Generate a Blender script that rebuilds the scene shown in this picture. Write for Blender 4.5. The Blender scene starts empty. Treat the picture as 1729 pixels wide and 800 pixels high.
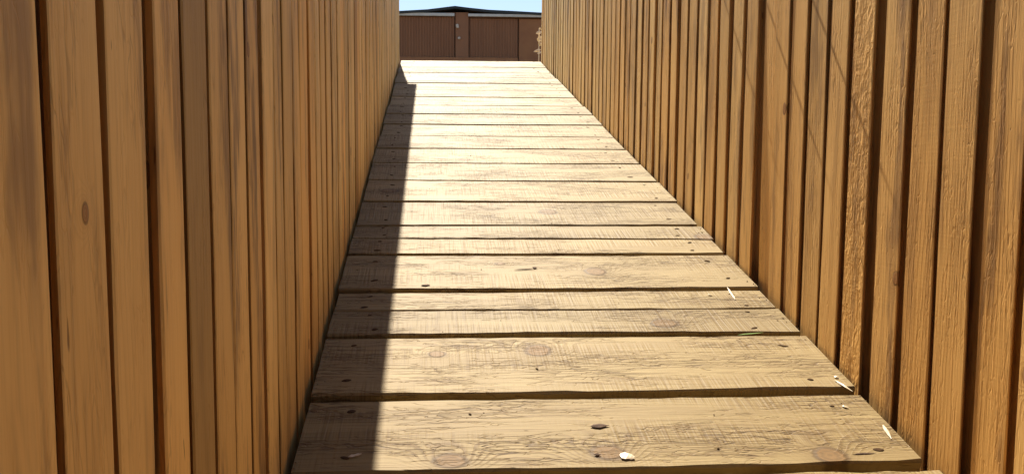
import bpy, bmesh, math, random
from mathutils import Vector, Matrix
random.seed(11)
scene = bpy.context.scene
col = scene.collection
rad = math.radians

# ------------------------------------------------------------------ camera
PW, PH, FPX, PX, PY = 1729.0, 800.0, 1300.0, 795.0, 400.0
YAW, PITCH, ROLL, SLOPE = rad(2.9205), rad(4.8), rad(0.1703), rad(15.632)
TS, CS, SS = math.tan(SLOPE), math.cos(SLOPE), math.sin(SLOPE)
HP = 0.954                      # camera distance square to the ramp surface
CAMZ = 1.42
CAM = Vector((0, 0, CAMZ))
F = Vector((math.sin(YAW) * math.cos(PITCH), math.cos(YAW) * math.cos(PITCH), -math.sin(PITCH)))
R0 = Vector((math.cos(YAW), -math.sin(YAW), 0))
U0 = R0.cross(F)
R = R0 * math.cos(ROLL) + U0 * math.sin(ROLL)
U = -R0 * math.sin(ROLL) + U0 * math.cos(ROLL)
cam = bpy.data.cameras.new('camera')
cam_o = bpy.data.objects.new('camera', cam)
col.objects.link(cam_o)
cam_o.matrix_world = Matrix(((R.x, U.x, -F.x, 0), (R.y, U.y, -F.y, 0), (R.z, U.z, -F.z, CAMZ), (0, 0, 0, 1)))
cam.sensor_width = 36.0
cam.lens = FPX / PW * 36.0
cam.shift_x = (PW / 2 - PX) / PW
cam.clip_start = 0.02
cam.clip_end = 3000
scene.camera = cam_o

# ------------------------------------------------------------------ sky, sun, exposure
SUN_EL, SUN_AZ = rad(52.0), rad(5.1)          # azimuth counted from straight up the ramp towards the left
world = bpy.data.worlds.new('World')
scene.world = world
world.use_nodes = True
wn = world.node_tree.nodes
wl = world.node_tree.links
wn.clear()
sky = wn.new('ShaderNodeTexSky')
sky.sky_type = 'NISHITA'
sky.sun_disc = False
sky.sun_elevation = SUN_EL
sky.sun_rotation = -SUN_AZ
sky.air_density = 1.0
sky.dust_density = 0.6
sky.ozone_density = 1.5
bg = wn.new('ShaderNodeBackground')
bg.inputs['Strength'].default_value = 0.055
wo = wn.new('ShaderNodeOutputWorld')
wl.new(sky.outputs[0], bg.inputs[0])
wl.new(bg.outputs[0], wo.inputs[0])
sun = bpy.data.lights.new('sun', 'SUN')
sun.energy = 4.8
sun.angle = rad(0.55)
sun.color = (1.0, 0.90, 0.76)
sun_o = bpy.data.objects.new('sun', sun)
col.objects.link(sun_o)
SUND = Vector((-math.sin(SUN_AZ) * math.cos(SUN_EL), math.cos(SUN_AZ) * math.cos(SUN_EL), math.sin(SUN_EL)))
sun_o.rotation_euler = SUND.to_track_quat('Z', 'Y').to_euler()
sun_o.location = (0, 0, 20)
vs = scene.view_settings
vs.view_transform = 'Standard'
vs.look = 'None'
vs.gamma = 1.0
vs.exposure = 1.42
vs.use_curve_mapping = False
scene.cycles.max_bounces = 6
scene.cycles.diffuse_bounces = 5

# ------------------------------------------------------------------ pixels to places
def ray(x, y):
    return R * ((x - PX) / FPX) - U * ((y - PY) / FPX) + F
NRM = Vector((0, -SS, CS))
def on_ramp(x, y, lift=0.0):                    # where a pixel's ray meets the ramp surface
    d = ray(x, y)
    return CAM + d * (-(HP - lift) / d.dot(NRM))
def on_x(x, y, X):
    d = ray(x, y)
    return CAM + d * (X / d.x)
def on_y(x, y, Y):
    d = ray(x, y)
    return CAM + d * (Y / d.y)
def ramp_z(y):
    return CAMZ - HP / CS + y * TS
XL, XR = -0.2896, 1.0104                        # faces of the two side walls
YEND = 6.90 * 1.04                              # top end of the ramp
YSTART = -0.9
WALL_H = 1.30
GDROP = 0.30

# ------------------------------------------------------------------ node helpers
class NT:
    def __init__(s, name):
        s.m = bpy.data.materials.new(name)
        s.m.use_nodes = True
        s.t = s.m.node_tree
        s.t.nodes.clear()
    def n(s, typ, **kw):
        nd = s.t.nodes.new(typ)
        for k, v in kw.items():
            setattr(nd, k, v)
        return nd
    def put(s, sock, v):
        if isinstance(v, bpy.types.NodeSocket):
            s.t.links.new(v, sock)
        elif v is not None:
            sock.default_value = v
    def math(s, op, a, b=None, c=None, clamp=False):
        nd = s.n('ShaderNodeMath', operation=op, use_clamp=clamp)
        s.put(nd.inputs[0], a)
        if b is not None: s.put(nd.inputs[1], b)
        if c is not None: s.put(nd.inputs[2], c)
        return nd.outputs[0]
    def comb(s, x, y, z):
        nd = s.n('ShaderNodeCombineXYZ')
        s.put(nd.inputs[0], x); s.put(nd.inputs[1], y); s.put(nd.inputs[2], z)
        return nd.outputs[0]
    def noise(s, vec, scale=1.0, detail=2.0, rough=0.5, dist=0.0):
        nd = s.n('ShaderNodeTexNoise')
        s.put(nd.inputs['Vector'], vec)
        nd.inputs['Scale'].default_value = scale
        nd.inputs['Detail'].default_value = detail
        nd.inputs['Roughness'].default_value = rough
        nd.inputs['Distortion'].default_value = dist
        return nd.outputs[0]
    def step(s, v, a, b, lo=0.0, hi=1.0):
        nd = s.n('ShaderNodeMapRange', interpolation_type='SMOOTHSTEP')
        s.put(nd.inputs[0], v)
        nd.inputs[1].default_value = a; nd.inputs[2].default_value = b
        nd.inputs[3].default_value = lo; nd.inputs[4].default_value = hi
        return nd.outputs[0]
    def mix(s, fac, a, b, mode='MIX'):
        nd = s.n('ShaderNodeMix', data_type='RGBA', blend_type=mode)
        s.put(nd.inputs[0], fac)
        for k, v in ((6, a), (7, b)):
            if isinstance(v, tuple): v = (*v[:3], 1.0)
            s.put(nd.inputs[k], v)
        return nd.outputs[2]
    def attr(s, name):
        return s.n('ShaderNodeAttribute', attribute_type='OBJECT', attribute_name=name)
    def out(s, color, rough, height=None, bump=0.5, dist=0.002, spec=0.5, extra=None):
        p = s.n('ShaderNodeBsdfPrincipled')
        if isinstance(color, tuple): color = (*color[:3], 1.0)
        s.put(p.inputs['Base Color'], color)
        s.put(p.inputs['Roughness'], rough)
        p.inputs['Specular IOR Level'].default_value = spec
        for k, v in (extra or {}).items():
            p.inputs[k].default_value = v
        if height is not None:
            b = s.n('ShaderNodeBump')
            b.inputs['Strength'].default_value = bump
            b.inputs['Distance'].default_value = dist
            s.put(b.inputs['Height'], height)
            s.t.links.new(b.outputs[0], p.inputs['Normal'])
        o = s.n('ShaderNodeOutputMaterial')
        s.t.links.new(p.outputs[0], o.inputs[0])
        return s.m

def wood(name, light, dark, knotc, crackc, rings_f, saw_amt, crack_amt, bump, dist, rough, spec, grey, grey_amt, late_amt, knot_thr, tearing=0.0, ksize=1.0):
    """sawn softwood: local X runs with the grain, Y across the board, Z out of its face"""
    t = NT(name)
    sp = t.n('ShaderNodeSeparateXYZ')
    t.put(sp.inputs[0], t.n('ShaderNodeTexCoord').outputs['Object'])
    u0, v0, w0 = sp.outputs
    rnd = t.n('ShaderNodeObjectInfo').outputs['Random']
    u = t.math('MULTIPLY_ADD', rnd, 53.7, u0)
    v = t.math('MULTIPLY_ADD', rnd, 31.3, v0)
    w = t.math('MULTIPLY_ADD', rnd, 17.1, w0)
    def sc(a, b, c): return t.comb(t.math('MULTIPLY', u, a), t.math('MULTIPLY', v, b), t.math('MULTIPLY', w, c))
    gate = t.noise(sc(2.6, 11, 4), 1, 2)
    n1 = t.noise(sc(1.1, 7, 9), 1, 2, .55)
    tn = t.noise(sc(12, 58, 40), 1, 2, .62, .5)
    # knots: scattered ones, and one placed by the board's own property
    vo = t.n('ShaderNodeTexVoronoi', voronoi_dimensions='2D', feature='F1')
    t.put(vo.inputs['Vector'], sc(3.1, 4.6, 0)); vo.inputs['Scale'].default_value = 1.0
    cs = t.n('ShaderNodeSeparateColor'); t.put(cs.inputs[0], vo.outputs['Color'])
    off = t.step(cs.outputs[0], knot_thr, knot_thr + .02, 1.0, 0.0)
    kd = t.math('ADD', vo.outputs['Distance'], off)
    kd = t.math('DIVIDE', kd, t.math('MULTIPLY_ADD', cs.outputs[1], .8 * ksize, .40 * ksize))
    ks = t.n('ShaderNodeSeparateXYZ'); t.put(ks.inputs[0], t.attr('knot').outputs['Vector'])
    du = t.math('MULTIPLY', t.math('SUBTRACT', u0, ks.outputs[0]), 3.0)
    dv = t.math('MULTIPLY', t.math('SUBTRACT', v0, ks.outputs[1]), 3.6)
    k2 = t.math('SQRT', t.math('ADD', t.math('MULTIPLY', du, du), t.math('MULTIPLY', dv, dv)))
    k2 = t.math('ADD', k2, t.math('SUBTRACT', 1.0, ks.outputs[2]))
    kd = t.math('MULTIPLY_ADD', t.math('SUBTRACT', tn, .5), .05, t.math('MINIMUM', kd, k2))
    infl = t.step(kd, .02, .46, 1.0, 0.0)
    core = t.step(kd, .075, .105, 1.0, 0.0)
    halo = t.math('MULTIPLY', t.step(kd, .10, .22, 1.0, 0.0), t.math('SUBTRACT', 1.0, core))
    # growth rings bending round the knots
    g = t.math('MULTIPLY', v, rings_f)
    g = t.math('MULTIPLY_ADD', n1, 7.0, g)
    g = t.math('MULTIPLY_ADD', t.math('MULTIPLY', infl, infl), 5.5, g)
    g = t.math('MULTIPLY_ADD', t.math('SUBTRACT', tn, .5), .8, g)
    fr = t.math('FRACT', g)
    late = t.math('MULTIPLY', t.step(fr, .45, .92), t.step(fr, .94, 1.0, 1.0, 0.0))
    late = t.math('MULTIPLY', late, t.step(gate, .35, .65, .15, 1.0))
    krings = t.math('MULTIPLY_ADD', t.math('SINE', t.math('MULTIPLY', kd, 150.0)), .5, .5)
    # fibres, cracks, torn grain, saw marks, blotches
    fib = t.noise(sc(7, 260, 200), 1, 1, .6)
    cn = t.noise(sc(7.0, 52, 30), 1, 2, .6, .4)
    crack = t.step(t.math('ABSOLUTE', t.math('SUBTRACT', cn, .5)), .006, .030, 1.0, 0.0)
    crack = t.math('MULTIPLY', crack, t.step(gate, .46, .62))
    crack = t.math('MULTIPLY', crack, crack_amt)
    torn = t.step(t.math('ABSOLUTE', t.math('SUBTRACT', tn, .5)), .006, .035, 1.0, 0.0)
    torn = t.math('MULTIPLY', torn, t.step(t.math('ADD', cn, gate), .92, 1.10))
    saw = t.noise(sc(130, 5, 3), 1, 1, .6)
    saw = t.math('MULTIPLY', t.math('SUBTRACT', saw, .5), t.math('MULTIPLY', t.step(n1, .36, .58), saw_amt))
    blotch = t.noise(sc(1.8, 17, 6), 1, 3, .65)
    stain = t.step(t.math('MULTIPLY_ADD', tn, .22, blotch), .59, .78)
    pit = t.math('MULTIPLY', t.step(tn, .74, .79), .8)
    # colour
    c = t.mix(t.step(blotch, .28, .60), light, tuple(a * .72 + b * .28 for a, b in zip(light, dark)))
    c = t.mix(t.math('MULTIPLY', late, late_amt), c, dark)
    c = t.mix(t.math('MULTIPLY', t.step(fib, .45, .8), .25), c, dark)
    c = t.mix(t.math('MULTIPLY', t.step(t.math('ABSOLUTE', saw), .06, .22), .5), c, dark)
    much = t.math('MULTIPLY_ADD', t.math('FRACT', t.math('MULTIPLY', rnd, 7.3)), .85, .3)
    c = t.mix(t.math('MULTIPLY', stain, t.math('MULTIPLY', much, grey_amt), clamp=True), c, grey)
    c = t.mix(t.math('MULTIPLY', halo, .30), c, dark)
    kcol = t.mix(t.math('MULTIPLY', krings, .5), knotc, tuple(a * .5 for a in knotc))
    c = t.mix(t.math('MULTIPLY', core, .85), c, kcol)
    rim = t.math('MULTIPLY', t.step(kd, .07, .09), t.step(kd, .10, .125, 1.0, 0.0))
    c = t.mix(t.math('MULTIPLY', rim, .7), c, crackc)
    c = t.mix(t.math('MULTIPLY', crack, .7), c, crackc)
    c = t.mix(t.math('MULTIPLY', torn, crack_amt * .65), c, dark)
    c = t.mix(pit, c, crackc)
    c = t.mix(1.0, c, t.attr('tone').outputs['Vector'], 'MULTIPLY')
    hgt = t.math('MULTIPLY', late, .25)
    hgt = t.math('MULTIPLY_ADD', fib, .28, hgt)
    hgt = t.math('MULTIPLY_ADD', saw, .9, hgt)
    hgt = t.math('MULTIPLY_ADD', crack, -.6, hgt)
    hgt = t.math('MULTIPLY_ADD', torn, -.5 * crack_amt, hgt)
    hgt = t.math('MULTIPLY_ADD', core, .35, hgt)
    hgt = t.math('MULTIPLY_ADD', pit, -.6, hgt)
    hgt = t.math('MULTIPLY_ADD', n1, .9, hgt)
    hgt = t.math('MULTIPLY_ADD', blotch, .55, hgt)
    if tearing:
        hgt = t.math('MULTIPLY_ADD', t.noise(sc(22, 48, 30), 1, 2, .6, 1.2), tearing, hgt)
    return t.out(c, rough, hgt, bump, dist, spec)

M = {}
WL, WD = (.86, .535, .180), (.60, .315, .085)
M['deck'] = wood('deck_timber', (.310, .246, .116), (.145, .092, .032), (.200, .118, .042), (.080, .046, .015), 62, 1.25, .95, 0.9, .0026, .66, .25, (.235, .175, .082), .45, .72, .80)
M['wall'] = wood('wall_timber', WL, WD, (.36, .16, .05), (.16, .075, .022), 90, .14, .40, 0.9, .0012, .62, .30, (.27, .150, .062), .85, .34, .62, 0.0, .42)
M['wall_torn'] = wood('torn_wall_timber', WL, WD, (.36, .16, .05), (.16, .075, .022), 90, .3, .6, 0.9, .0020, .62, .30, (.30, .170, .070), .60, .28, .91, 1.7)

M['blocker_timber'] = wood('black_blocker_timber', (.045, .040, .036), (.030, .027, .024), (.03, .026, .022), (.015, .013, .012), 100, .5, .3, .5, .0014, .7, .3, (.05, .046, .042), .3, .3, .8)

def simple(name, c1, c2, scale, rough=.8, bump=.4, dist=.002, spec=.3, extra=None, stretch=(1, 1, 1)):
    t = NT(name)
    mp = t.n('ShaderNodeMapping'); t.put(mp.inputs[0], t.n('ShaderNodeTexCoord').outputs['Object'])
    mp.inputs['Scale'].default_value = stretch
    n = t.noise(mp.outputs[0], scale, 5, .6)
    c = t.mix(t.step(n, .3, .7), c1, c2)
    return t.out(c, rough, n, bump, dist, spec, extra)
M['soil'] = simple('soil', (.10, .075, .045), (.19, .15, .09), 9, .95, .8, .02)
M['metal'] = simple('brown_sheet', (.30, .130, .055), (.25, .105, .044), 3.0, .5, .1, .001, .4, None, (1, 1, .25))
M['metal2'] = simple('rust_brown_sheet', (.35, .150, .055), (.29, .118, .045), 4.0, .55, .1, .001, .4)
M['roof'] = simple('charcoal_roof', (.018, .022, .026), (.030, .034, .038), 5.0, .55, .2, .002, .4)
M['track'] = simple('pale_flashing', (.62, .62, .60), (.50, .50, .48), 6.0, .45, .1, .001)
M['brass'] = simple('pale_fitting', (.70, .62, .52), (.55, .48, .40), 30.0, .4, .1, .001)
M['nail'] = simple('nail_hole', (.045, .026, .014), (.080, .048, .026), 300, .95, .6, .001, .05)
M['wire'] = simple('rope_fibre', (.36, .29, .18), (.24, .19, .11), 200, .9, .6, .001)
M['chip'] = simple('fresh_chip', (.58, .49, .33), (.44, .34, .20), 90, .45, .5, .001, .5)
M['bark'] = simple('bark_flake', (.060, .036, .022), (.11, .065, .038), 120, .85, .8, .002)
M['grit'] = simple('sawdust_grit', (.13, .085, .045), (.30, .22, .12), 60, .9, .4, .001)
M['grass'] = simple('grass_blade', (.10, .19, .035), (.17, .24, .05), 60, .5, .2, .001)
M['straw'] = simple('dry_leaf', (.80, .72, .56), (.68, .58, .42), 40, .7, .4, .001)

# ------------------------------------------------------------------ object helpers
def link(name, me, mat=None, parent=None):
    o = bpy.data.objects.new(name, me)
    col.objects.link(o)
    if mat: me.materials.append(mat) if not me.materials else None
    if parent: o.parent = parent
    return o
def empty(name, loc, label, cat, group=None):
    o = bpy.data.objects.new(name, None)
    col.objects.link(o)
    o.location = loc
    o['label'] = label; o['category'] = cat
    if group: o['group'] = group
    return o
def tag(o, label, cat, group=None):
    o['label'] = label; o['category'] = cat
    if group: o['group'] = group
    return o
def mesh(name, verts, faces, smooth=False):
    me = bpy.data.meshes.new(name)
    me.from_pydata([tuple(v) for v in verts], [], faces)
    bm = bmesh.new(); bm.from_mesh(me)
    bmesh.ops.recalc_face_normals(bm, faces=bm.faces)
    bm.to_mesh(me); bm.free()
    if smooth:
        for p in me.polygons: p.use_smooth = True
    return me
def place(o, M4, parent):
    """world matrix for a child of an Empty that has only a location"""
    o.parent = parent
    base = parent.location if parent else Vector((0, 0, 0))
    m = M4.copy(); m.translation = M4.translation - base
    o.matrix_basis = m
def board_mesh(name, L, near, far, T, n=8, jit=.0012, ch=.003, shear=0.0, bow=.001, under=0.0):
    """a sawn board: X along, Y across (edges near(x), far(x)), face at Z=0, body below"""
    ph = [random.uniform(0, 6.28) for _ in range(6)]
    rng = random.Random(random.random())
    verts, faces = [], []
    for i in range(n + 1):
        x = -L / 2 + L * i / n
        a = near(x) + jit * (math.sin(x * 5 + ph[0]) + rng.uniform(-1, 1) * .8)
        b = far(x) + jit * (math.sin(x * 4 + ph[1]) + rng.uniform(-1, 1) * .8)
        z = bow * math.sin(x * 2.3 + ph[2])
        ca = ch * (1 + rng.uniform(-.5, .8)); cb = ch * (1 + rng.uniform(-.5, .8))
        sec = [(a + under, -T), (a, z - ca), (a + ca, z), ((a + b) / 2, z + bow * .6 * math.sin(ph[4] + x)), (b - cb, z), (b, z - cb), (b - under, -T)]
        for (y, zz) in sec:
            xx = x + shear * y + (rng.uniform(-.001, .001) if i in (0, n) else 0)
            verts.append((xx, y, zz))
    k = 7
    for i in range(n):
        for j in range(k):
            j2 = (j + 1) % k
            faces.append((i * k + j, i * k + j2, (i + 1) * k + j2, (i + 1) * k + j))
    faces.append(tuple(range(k)))
    faces.append(tuple(n * k + j for j in range(k)))
    return mesh(name, verts, faces)
def box_mesh(name, sx, sy, sz, ch=0.0):
    bm = bmesh.new()
    bmesh.ops.create_cube(bm, size=1.0)
    bmesh.ops.scale(bm, vec=(sx, sy, sz), verts=bm.verts)
    if ch: bmesh.ops.bevel(bm, geom=list(bm.edges), offset=ch, segments=1, affect='EDGES')
    me = bpy.data.meshes.new(name); bm.to_mesh(me); bm.free()
    return me
def set_wood(o, tone=1.0, warm=0.0, knot=(0, 0, 0)):
    o['tone'] = (tone, tone * (1 - warm * .38), tone * (1 - warm))
    o['knot'] = tuple(float(a) for a in knot)

# ------------------------------------------------------------------ ground
prof = [(-260, 0), (-1.1, 0.0)]
y0 = YSTART
prof += [(YSTART + .15, ramp_z(YSTART + .15) - GDROP), (YEND - .02, ramp_z(YEND - .02) - GDROP), (YEND + .18, ramp_z(YEND) - .05), (10, ramp_z(YEND) - .04), (14, ramp_z(YEND) - .02), (400, ramp_z(YEND))]
g0 = ramp_z(YSTART + .15) - GDROP
prof[0] = (-260, g0 - .02); prof[1] = (-1.1, g0 - .01)
TERR = ramp_z(YEND) - .02
verts, faces = [], []
xs = [-300, -60, -15, -4, -1, 0.4, 2, 5, 15, 60, 300]
for (y, z) in prof:
    for x in xs: verts.append((x, y, z))
nx = len(xs)
for i in range(len(prof) - 1):
    for j in range(nx - 1):
        faces.append((i * nx + j, i * nx + j + 1, (i + 1) * nx + j + 1, (i + 1) * nx + j))
gr = link('ground', mesh('ground', verts, faces), M['soil'])
gr['kind'] = 'structure'

# ------------------------------------------------------------------ ramp
rampo = empty('ramp', (0.36, YSTART, ramp_z(YSTART) - .12), 'pale sawn timber ramp of crosswise planks rising between the two board fences', 'ramp')
RAMP_M = Matrix(((1, 0, 0, 0), (0, CS, -SS, 0), (0, SS, CS, 0), (0, 0, 0, 1)))
def rd(x, y):                                   # distance along the ramp at a pixel
    p = on_ramp(x, y)
    return p.y / CS
# joints seen in the photograph: (y at left edge, y at right edge, gap in metres)
joints = [(113, 114.4, .014), (122, 124, .014), (130.6, 132.6, .015), (139.5, 142.4, .012), (150.6, 153.6, .016),
          (162.5, 166, .014), (177, 180, .015), (191.5, 194.5, .015), (209, 211.6, .022), (228.5, 232, .015), (250, 253, .014),
          (274.5, 277.5, .013), (304, 307.5, .014), (340, 341.5, .018), (381, 380.5, .015), (402, 404, .005), (429.7, 429, .020),
          (491, 487, .022), (524, 519.5, .005), (567.5, 562, .024), (672, 659, .029)]
def xl_at(y): return 675 - .292 * (y - 105)
def xr_at(y): return 915 + .970 * (y - 105)
J = [(YEND / CS, YEND / CS, 0.0)]
for a, b, gp in joints:
    J.append((rd(xl_at(a), a), rd(xr_at(b), b), gp))
J.append((rd(xl_at(805), 807), rd(xr_at(784), 784), .026))
d = J[-1][0]
while d > YSTART / CS + .2:
    d -= random.choice((.24, .26, .15, .25)); J.append((d, d + .004, random.choice((.012, .02, .008))))
XA, XB = XL + .012, XR - .004
planks = []
tones = [1.0, .95, 1.06, .90, 1.04, .98, .88, 1.0, 1.1]
for i in range(len(J) - 1):
    fl, fr, fg = J[i]; nl, nr, ng = J[i + 1]
    fl -= fg / 2; fr -= fg / 2; nl += ng / 2; nr += ng / 2
    xa = XA + random.uniform(-.004, .006); xb = XB + random.uniform(-.012, .002)
    L = xb - xa; cx = (xa + xb) / 2
    cd = (fl + fr + nl + nr) / 4
    def near(x, nl=nl, nr=nr, L=L, cd=cd): return nl + (nr - nl) * (x / L + .5) - cd
    def far(x, fl=fl, fr=fr, L=L, cd=cd): return fl + (fr - fl) * (x / L + .5) - cd
    dz = random.uniform(-.0015, .0015)
    me = board_mesh('plank', L, near, far, .038, 24, .0017, .0034, 0, .0009)
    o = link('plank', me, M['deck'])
    p = Vector((cx, cd * CS, ramp_z(cd * CS))) + NRM * dz
    place(o, Matrix.Translation(p) @ RAMP_M, rampo)
    far_t = min(1.0, max(0.0, (cd - 1.4) / 5.0))           # planks turn paler and less warm towards the upper end
    tn = random.choice(tones) * random.uniform(.97, 1.03) * (.87 + .08 * far_t)
    set_wood(o, tn, random.uniform(0, .06) + .17 - .33 * far_t)
    planks.append((o, cx, cd, L, near, far, dz))
def knot_at(x, y, s=1.0):
    p = on_ramp(x, y); dd = p.y / CS
    for (o, cx, cd, L, near, far, dz) in planks:
        lx = p.x - cx; ly = dd - cd
        if near(lx) <= ly <= far(lx):
            o['knot'] = (lx, ly, 1.0)
for k in ((908, 591), (1402, 768), (925, 358), (1005, 458), (860, 394), (1190, 400)): knot_at(*k)

# nail heads sunk near both ends of every plank
bm = bmesh.new()
bmesh.ops.create_cone(bm, cap_ends=True, segments=10, radius1=.0065, radius2=.0045, depth=.0016)
for v in bm.verts: v.co.x *= 1.25
nail_me = bpy.data.meshes.new('nail'); bm.to_mesh(nail_me); bm.free()
nail_me.materials.append(M['nail'])
for (o, cx, cd, L, near, far, dz) in planks:
    wd = far(0) - near(0)
    for sx in (-1, 1):
        x = sx * (L / 2 - random.uniform(.075, .11))
        for fr_ in ((.2, .8) if wd > .12 else (.5,)):
            q = bpy.data.objects.new('nail', nail_me); col.objects.link(q)
            q.parent = o
            q.location = (x + random.uniform(-.015, .015), near(x) + wd * (fr_ + random.uniform(-.07, .07)), .0009)
            q.rotation_euler = (random.uniform(-.1, .1), random.uniform(-.1, .1), random.uniform(-.5, .5))
            s_ = random.uniform(.6, 1.3); q.scale = (s_ * random.uniform(.8, 1.5), s_ * random.uniform(.5, 1), 1)
# joists under the planks
jl = (YEND - YSTART) / CS
for x in (XL + .10, (XL + XR) / 2, XR - .10):
    o = link('joist', box_mesh('joist', .045, jl - .06, .145, .002), M['wall'])
    ym = (YEND + YSTART) / 2
    place(o, Matrix.Translation(Vector((x, ym, ramp_z(ym))) - NRM * (.038 + .004 + .0725)) @ RAMP_M, rampo)
    set_wood(o, .8)

# ------------------------------------------------------------------ side walls
# dark joints along the row y = 40 of the photograph (pairs: end of one board, start of the next)
left_px = [65.4, 86.2, 169, 180.5, 241.9, 260.4, 303.2, 309, 347.7, 354, 384.6, 388, 413, 415.5, 435.7, 442, 459.8, 462.3, 475.5, 476.4, 491.8, 494.7,
           505.5, 506.3, 516.8, 521.7, 530, 533, 540, 542.5, 548.8, 551.8, 558.7, 561, 568, 570]
right_px = [1063.3, 1065, 1073.4, 1075.3, 1083.2, 1085.6, 1094, 1096, 1104.8, 1109.7, 1117, 1119.6, 1130.4, 1133.3, 1143.7, 1149, 1160.4, 1163.3,
            1176, 1179.5, 1194.3, 1197.3, 1211.5, 1216, 1230.8, 1237.3, 1254, 1260.4, 1279, 1288.6, 1310, 1310.8, 1333.4, 1337, 1363, 1369, 1397, 1401.4,
            1433.2, 1441.9, 1477.5, 1494, 1534.4, 1547, 1595, 1602.6, 1658.7, 1676.7]
def intervals(px, X, special):
    ys = [on_x(p, 40, X).y for p in px]
    ys.sort()
    b = []
    # measured boards lie between joints
    for i in range(1, len(ys) - 1, 2): b.append([ys[i], ys[i + 1]])
    first, last = ys[0], ys[-1]
    y = first
    pre = []
    while y > YSTART - .1:
        w_ = .089 + random.uniform(-.003, .003)
        pre.append([y - w_, y]); y -= w_ + random.uniform(.012, .026)
    y = last
    post = []
    while y < YEND - .06:
        w_ = .089 + random.uniform(-.006, .006)
        e = min(y + w_, YEND)
        if YEND - e < .06: e = YEND
        post.append([y, e]); y = e + random.choice((.008, .014, .02, .026, .03))
    return pre[::-1] + b + post
def build_wall(side, X, px, label, special, cap_in):
    s = -1 if side == 'left' else 1
    root = empty('board_fence', (X + s * .05, YSTART, ramp_z(YSTART) - .2), label, 'fence')
    iv = intervals(px, X, special)
    up, dn = WALL_H - .04, .22
    L = up + dn
    Tb = .012
    BK = .034                                   # depth of the cavity in front of the backing boards
    if side == 'left': rot = Matrix(((0, 0, 1, 0), (0, -1, 0, 0), (1, 0, 0, 0), (0, 0, 0, 1))); sh = -TS
    else: rot = Matrix(((0, 0, -1, 0), (0, 1, 0, 0), (1, 0, 0, 0), (0, 0, 0, 1))); sh = TS
    for k, (a, b) in enumerate(iv):
        yc = (a + b) / 2; hw = (b - a) / 2
        sp = {}
        for key, val in special.items():
            yk = on_x(key, 40, X).y
            if a <= yk <= b: sp = val
        back = sp.get('back', random.uniform(0, .0022))
        cup = sp.get('cup', random.gauss(-.019 if side == 'right' else 0, .008))
        lean = sp.get('lean', random.gauss(0, .0016))
        me = board_mesh('board', L, lambda x: -hw, lambda x: hw, Tb, 9, .0011, .0016, sh, .0007, .010)
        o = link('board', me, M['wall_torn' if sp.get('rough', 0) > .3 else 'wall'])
        zc = ramp_z(yc) + (up - dn) / 2
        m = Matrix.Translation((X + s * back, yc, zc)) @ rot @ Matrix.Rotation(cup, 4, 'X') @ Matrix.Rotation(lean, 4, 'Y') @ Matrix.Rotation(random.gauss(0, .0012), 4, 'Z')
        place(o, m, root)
        far_t = min(1.0, max(0.0, (yc - 1.6) / 4.5)) * (.42 if side == 'right' else .40)      # boards turn paler and cooler towards the top end
        set_wood(o, sp.get('tone', random.choice((1, 1, .97, 1.06, .94, 1.1, 1.04) if side == 'right' else (1, 1.08, .97, 1.12, .88, 1.05, .80, 1.0, .92)) * random.uniform(.95, 1.05)), sp.get('warm', random.uniform(-.12, .22)) - far_t)
        # backing board covering the joint behind
        if k + 1 < len(iv):
            e0, e1 = yc + .0015, (iv[k + 1][0] + iv[k + 1][1]) / 2 - .0015
            yc2 = (e0 + e1) / 2; hw2 = (e1 - e0) / 2
            me = board_mesh('backing_board', L, lambda x: -hw2, lambda x: hw2, .018, 3, .0008, .001, sh, .0003)
            o = link('backing_board', me, M['wall'])
            place(o, Matrix.Translation((X + s * (BK), yc2, ramp_z(yc2) + (up - dn) / 2)) @ rot, root)
            set_wood(o, .8, .15)
    # rails and posts outside, cap on top
    ym = (YEND + YSTART) / 2
    ln = (YEND - YSTART) / CS
    for hgt in (.15, .95):
        o = link('rail', box_mesh('rail', .04, ln, .09, .003), M['wall'])
        place(o, Matrix.Translation((X + s * (BK + .018 + .02 + .003), ym, ramp_z(ym) + hgt)) @ RAMP_M, root)
        set_wood(o, .95)
    for k in range(6):
        y = YSTART + .15 + k * (YEND - YSTART - .3) / 5
        gz = ramp_z(y) - GDROP - .05
        tz = ramp_z(y) + WALL_H - .1
        o = link('post', box_mesh('post', .09, .09, tz - gz, .003), M['wall'])
        place(o, Matrix.Translation((X + s * (BK + .018 + .04 + .045 + .005), y, (tz + gz) / 2)), root)
        set_wood(o, .9)
    x_in = X - s * cap_in; x_out = X + s * .17
    o = link('cap', box_mesh('cap', abs(x_out - x_in), ln, .036, .003), M['wall'])
    place(o, Matrix.Translation(Vector(((x_in + x_out) / 2, ym, ramp_z(ym) + WALL_H - .04 + .004)) + NRM * .019) @ RAMP_M, root)
    set_wood(o, 1.0)
    return root
lw = build_wall('left', XL, left_px, 'tall brown board fence on the left, in shade, beside the shadowed plank ends',
    {30: dict(tone=1.0, warm=.05), 330: dict(tone=.52, warm=.12), 280: dict(tone=1.05), 130: dict(tone=.95), 600: dict(tone=.6, warm=.4), 370: dict(tone=.86), 485: dict(tone=.84)}, .064)
rw = build_wall('right', XR, right_px, 'tall brown board fence on the right with raking sunlight on its rough boards',
    {1300: dict(back=.009, lean=-.006, cup=0), 1322: dict(back=.0, cup=-.01), 1460: dict(rough=1.0, back=.0, cup=-.012, tone=.95), 1515: dict(back=.0025, cup=-.012),
     1570: dict(back=.001, cup=-.012, rough=.2), 1630: dict(back=0, cup=-.012), 1700: dict(back=.0030, cup=-.014), 1385: dict(back=.001, cup=-.012)}, -.003)

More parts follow.
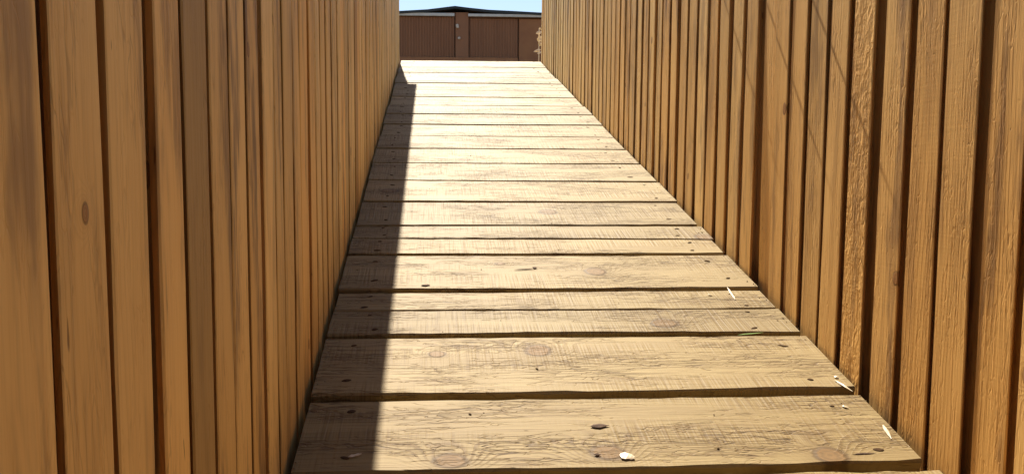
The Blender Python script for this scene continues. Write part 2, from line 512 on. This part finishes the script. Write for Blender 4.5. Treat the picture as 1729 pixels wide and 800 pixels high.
# short pegs under the cap of the right wall; their shadows rake down its boards
def peg(xp, yp, ln):
    P = on_x(xp, yp, XR)
    k = math.tan(SUN_EL) / math.cos(SUN_AZ)
    top = WALL_H - .07
    y = (ramp_z(0) + top - P.z + k * P.y) / (k - TS)
    bm_ = bmesh.new()
    bmesh.ops.create_cone(bm_, cap_ends=True, segments=8, radius1=.0048, radius2=.0040, depth=ln + .02)
    me = bpy.data.meshes.new('peg'); bm_.to_mesh(me); bm_.free()
    o = link('peg', me, M['nail'])
    place(o, Matrix.Translation((XR - ln / 2 + .01, y, ramp_z(y) + top)) @ Matrix.Rotation(rad(-90), 4, 'Y'), rw)
peg(1248, 82, .075); peg(1318, 83, .070); peg(1400, 72, .065)

# unseen black gate added behind the viewer to darken edges that face the camera
gate = empty('gate', (.36, -1.02, g0 - .01), 'unseen black board gate added behind the viewer to block light', 'gate')
x = -1.3
while x < 2.0:
    w_ = random.uniform(.135, .15)
    hh = 1.9 + random.uniform(-.01, .01)
    me = board_mesh('board', hh, lambda q: -w_ / 2, lambda q: w_ / 2, .022, 4, .001, .002)
    o = link('board', me, M['blocker_timber'])
    place(o, Matrix.Translation((x + w_ / 2, -1.0 + random.uniform(-.002, .002), g0 + .02 + hh / 2)) @ Matrix(((0, -1, 0, 0), (0, 0, 1, 0), (1, 0, 0, 0), (0, 0, 0, 1))), gate)
    o.matrix_basis = o.matrix_basis
    set_wood(o, random.uniform(.8, 1.1))
    x += w_ + .004
for z in (.4, 1.5):
    o = link('rail', box_mesh('rail', 3.3, .04, .09, .003), M['blocker_timber'])
    place(o, Matrix.Translation((.36, -1.045, g0 + z)), gate); set_wood(o)

# ------------------------------------------------------------------ shed beyond the top of the ramp
YB = 14.4
def bp(x, y, dy=0.0): return on_y(x, y, YB + dy)
apex = bp(768, 11)
shed = empty('shed', (apex.x, YB, TERR), 'low brown ribbed metal shed with charcoal gable roof beyond the ramp top', 'shed')
def sbox(name, x0, x1, y0, y1, z0, z1, mat, ch=.004, parent=None):
    o = link(name, box_mesh(name, x1 - x0, y1 - y0, z1 - z0, ch), mat)
    place(o, Matrix.Translation(((x0 + x1) / 2, (y0 + y1) / 2, (z0 + z1) / 2)), shed)
    return o
HWID = 3.1
zt = bp(768, 27).z                              # top of doors
xc = apex.x
def xat(x): return bp(x, 60).x
# body with gable
eave = bp(673, 19).z - .02 - (HWID - (apex.x - bp(673, 19).x)) * .045
def body():
    pts = [(-HWID, 0), (HWID, 0), (HWID, eave - TERR - .03), (0, apex.z - TERR - .10), (-HWID, eave - TERR - .03)]
    v = [(x, .05, z) for x, z in pts] + [(x, 7.0, z) for x, z in pts]
    f = [(0, 1, 2, 3, 4), (5, 6, 7, 8, 9)] + [(i, (i + 1) % 5, 5 + (i + 1) % 5, 5 + i) for i in range(5)]
    return mesh('body', v, f)
link('body', body(), M['metal'], shed)
def ribbed(name, x0, x1, z0, z1, mat, yoff, pitch=.050, dep=.016):
    n = max(2, int(round((x1 - x0) / pitch)))
    v, f = [], []
    xs_ = []
    for i in range(n):
        b = x0 + (x1 - x0) * i / n; p = (x1 - x0) / n
        xs_ += [(b, 0), (b + p * .30, 0), (b + p * .42, -dep), (b + p * .78, -dep), (b + p * .9, 0)]
    xs_.append((x1, 0))
    for (x, dy) in xs_:
        v += [(x, dy, z0), (x, dy, z1)]
    m_ = len(xs_)
    for i in range(m_ - 1): f.append((2 * i, 2 * i + 2, 2 * i + 3, 2 * i + 1))
    k = len(v)
    v += [(x0, .03, z0), (x0, .03, z1), (x1, .03, z0), (x1, .03, z1)]
    f += [(k, k + 1, k + 3, k + 2), (0, 1, k + 1, k), (2 * m_ - 2, k + 2, k + 3, 2 * m_ - 1)]
    me = mesh(name, v, f)
    o = link(name, me, mat)
    place(o, Matrix.Translation((0, YB + yoff, 0)), shed)
    return o
zk = bp(800, 96).z
ribbed('door', xc - HWID + .1, xat(767), TERR + .06, zt - .03, M['metal'], -.02)
ribbed('door', xat(793), xat(874), TERR + .06, zt - .05, M['metal'], -.005, .048, .011)
sbox('side_panel', xat(876), xc + HWID - .02, YB - .03, YB + .03, TERR + .05, zt - .05, M['metal2'])
sbox('post', xat(769), xat(791), YB - .045, YB + .04, TERR, bp(768, 22).z, M['metal'])
sbox('kick_board', xc - HWID + .1, xat(874), YB - .075, YB - .062, TERR, bp(768, 95).z - .03, M['metal2'])
sbox('door_track', xc - HWID - .05, xat(767), YB - .10, YB - .062, bp(700, 28.6).z, bp(700, 23.5).z, M['track'])
sbox('door_track', xat(790), xc + HWID + .05, YB - .10, YB - .062, bp(850, 30.6).z, bp(850, 26).z, M['track'])
for (x, y, hh) in ((772, 46, .075), (775, 66, .045)):
    p = bp(x, y)
    o = link('handle', box_mesh('handle', .05, .035, hh, .012), M['brass'])
    place(o, Matrix.Translation((p.x, YB - .078, p.z)) @ Matrix.Rotation(rad(-12), 4, 'Y'), shed)
# roof: two slabs along the verge the photograph shows
def roof_slab(s):
    if s < 0: pts = [(768, 10.5), (748, 13.0), (722, 16.2), (673, 19.0)]
    else: pts = [(768, 10.5), (792, 13.5), (825, 17.0), (866, 19.0), (910, 21.5)]
    top = [bp(*p, -.12) for p in pts]
    # carry the verge on past the board walls to the eave
    dx = s * (HWID + .25) - (top[-1].x - xc)
    top.append(Vector((top[-1].x + dx, top[-1].y, top[-1].z - abs(dx) * .05)))
    v, f = [], []
    for p in top:
        for (yy, zz) in ((-.12, 0), (-.12, -.045), (7.2, -.045), (7.2, 0)):
            v.append((p.x - xc, yy, p.z - TERR + zz))
    n_ = len(top)
    for i in range(n_ - 1):
        for j in range(4):
            f.append((i * 4 + j, i * 4 + (j + 1) % 4, i * 4 + 4 + (j + 1) % 4, i * 4 + 4 + j))
    f += [(0, 1, 2, 3), tuple((n_ - 1) * 4 + j for j in range(4))]
    link('roof', mesh('roof', v, f), M['roof'], shed)
roof_slab(-1); roof_slab(1)
# ------------------------------------------------------------------ dry plant at the end of the right wall
pb = on_y(913, 104, YEND + .30)
plant = empty('dry_plant', (XR + .03, YEND + .30, ramp_z(YEND) - .06), 'pale dry plant peeping out past the top end of the right fence', 'plant')
def leaf(base, tip, w_, name='leaf'):
    d_ = tip - base
    side = d_.cross(Vector((.3, 1, .2))).normalized() * w_
    n_ = Vector((0, -1, 0)) * w_ * .5
    v = [base, base + d_ * .35 + side, base + d_ * .35 - side, base + d_ * .4 + n_, base + d_ * .75 + side * .7, base + d_ * .75 - side * .7, tip,
         base + d_ * .4 + n_ * .3]
    f = [(0, 1, 3), (0, 3, 2), (1, 4, 3), (2, 3, 5), (3, 4, 6), (3, 6, 5), (0, 7, 1), (0, 2, 7), (1, 7, 4), (2, 5, 7), (4, 7, 6), (5, 6, 7)]
    return mesh(name, [p - plant.location for p in v], f)
stem_top = Vector((XR + .02, YEND + .30, on_y(913, 48, YEND + .3).z))
o = link('stem', box_mesh('stem', .008, .008, stem_top.z - plant.location.z, .002), M['straw'], plant)
o.location = Vector((stem_top.x, stem_top.y, (stem_top.z + plant.location.z) / 2)) - plant.location
for (x, y, bx, by, w_) in ((904.5, 57, 915, 54, .018), (906.5, 65, 914, 70, .022), (908.5, 61, 914, 66, .020), (900.5, 88, 914, 84, .015), (907, 91, 914, 88, .012), (909, 72, 915, 78, .018), (911, 46, 914, 52, .008)):
    tip = on_y(x, y, YEND + .27); b = on_y(bx, by, YEND + .30)
    link('leaf', leaf(b, tip, w_), M['straw'], plant)

# ------------------------------------------------------------------ litter on the planks
def chip(name, x0, y0, x1, y1, wid, thick, mat, label, cat, tilt=0.1, nseg=5, group=None, curl=0.0):
    a = on_ramp(x0, y0); b = on_ramp(x1, y1)
    c = (a + b) / 2; L = (b - a).length
    ax = (b - a).normalized(); nz = NRM; ay = nz.cross(ax).normalized()
    rng = random.Random(hash((x0, y0)) % 9999)
    thick *= .6; rings = 5; v, f = [], []
    for i in range(rings):
        t_ = i / (rings - 1)
        r_ = (.25, .85, 1.0, .75, .2)[i]
        for j in range(nseg):
            an = j / nseg * 2 * math.pi
            rr = r_ * rng.uniform(.55, 1.2)
            v.append(((t_ - .5) * L + rng.uniform(-.06, .06) * L, math.cos(an) * wid / 2 * rr, math.sin(an) * thick / 2 * rr + curl * (t_ - .5) ** 2 * L))
    for i in range(rings - 1):
        for j in range(nseg):
            f.append((i * nseg + j, i * nseg + (j + 1) % nseg, (i + 1) * nseg + (j + 1) % nseg, (i + 1) * nseg + j))
    f += [tuple(range(nseg)), tuple((rings - 1) * nseg + j for j in range(nseg))]
    zmin = min(p[2] for p in v)
    o = link(name, mesh(name, v, f), mat)
    p = c + NRM * (-zmin + .0006)
    o.matrix_basis = Matrix(((ax.x, ay.x, nz.x, p.x), (ax.y, ay.y, nz.y, p.y), (ax.z, ay.z, nz.z, p.z), (0, 0, 0, 1))) @ Matrix.Rotation(tilt, 4, 'X')
    tag(o, label, cat, group)
    return o
chip('wood_chip', 1228, 486, 1241, 506, .010, .006, M['chip'], 'pale wood sliver pointing at the camera on the narrow plank by the right fence', 'wood chip')
chip('wood_chip', 1409, 643, 1438, 661, .010, .008, M['chip'], 'brightest white wood sliver, at the foot of the right fence beside a plank joint', 'wood chip')
chip('wood_crumb', 1408, 636, 1415, 639, .012, .008, M['chip'], 'small pale crumb just behind the brightest sliver by the right fence', 'wood chip')
chip('wood_crumb', 1421, 686, 1432, 689, .010, .006, M['chip'], 'tiny pale crumb on the nearest plank in front of the bright sliver', 'wood chip')
chip('wood_chip', 1491, 719, 1504, 741, .012, .008, M['chip'], 'pale wood sliver on the nearest plank between the large knot and the right fence', 'wood chip')
chip('wood_chip', 1047, 768, 1071, 774, .030, .007, M['chip'], 'pale triangular wood chip lying near the middle of the nearest plank', 'wood chip')
chip('bark_flake', 997, 721, 1027, 719, .014, .006, M['bark'], 'dark diamond shaped bark flake in the middle of the nearest plank', 'bark')
chip('bark_flake', 711, 483, 726, 482, .014, .009, M['bark'], 'dark bark flake on the sunlit planks close to the shadow edge', 'bark')
chip('twig', 868, 456, 902, 454, .006, .006, M['bark'], 'short dark twig lying crosswise in the middle of the sunlit ramp', 'twig')
chip('twig_stub', 899, 452, 906, 453, .014, .008, M['bark'], 'dark stub at the right end of the short twig', 'twig')
chip('wood_shaving', 588, 772, 610, 767, .010, .006, M['chip'], 'dull curled wood shaving on the nearest plank within the shadow strip', 'wood chip', curl=.15)
chip('grass_blade', 1247, 566, 1288, 562, .006, .004, M['grass'], 'green grass blade lying along a plank joint near the right fence', 'grass')
chip('splinter', 1440, 767, 1478, 765, .005, .003, M['bark'], 'thin dark splinter just right of the large knot on the nearest plank', 'splinter')
chip('bark_crumb', 1003, 768, 1015, 768, .008, .005, M['bark'], 'small dark bark crumb left of the pale triangular chip', 'bark')
chip('wood_crumb', 1195, 498, 1202, 498, .008, .005, M['chip'], 'tiny pale crumb left of the pale sliver on the narrow plank', 'wood chip')

# sawdust and grit gathered along the foot of the walls and scattered on the planks
v, f = [], []
rg = random.Random(5)
def crumb(p, r_):
    k = len(v)
    ax_ = [Vector((rg.uniform(.5, 1.6), 0, 0)), Vector((0, rg.uniform(.5, 1.2), 0)), Vector((0, 0, rg.uniform(.3, .7)))]
    an = rg.uniform(0, 6.28); ca, sa = math.cos(an), math.sin(an)
    for d_ in (ax_[0], ax_[1], -ax_[0], -ax_[1], ax_[2], -ax_[2]):
        q_ = Vector((d_.x * ca - d_.y * sa, d_.x * sa + d_.y * ca, d_.z)) * r_
        v.append(p + Vector((q_.x, q_.y * CS - q_.z * SS, q_.y * SS + q_.z * CS)) + NRM * r_ * .3)
    for a_, b_ in ((0, 1), (1, 2), (2, 3), (3, 0)):
        f.append((k + a_, k + b_, k + 4)); f.append((k + b_, k + a_, k + 5))
for i in range(420):
    y = YSTART + .5 + (YEND - YSTART - .6) * rg.random() ** 1.3
    m_ = rg.random()
    if m_ < .42: x = XR - .006 - abs(rg.gauss(0, .018))
    elif m_ < .70: x = XL + .018 + abs(rg.gauss(0, .02))
    else: x = rg.uniform(XL + .05, XR - .03)
    on = any(near(x - cx) + .004 < y / CS - cd < far(x - cx) - .004 for (o, cx, cd, L, near, far, dz) in planks)
    if on: crumb(Vector((x, y, ramp_z(y))), rg.choice((.0012, .0018, .0024, .0035)))
o = link('grit', mesh('grit', v, f), M['grit'])
o['kind'] = 'stuff'
tag(o, 'brown sawdust and grit scattered along the plank ends by both fences', 'grit')
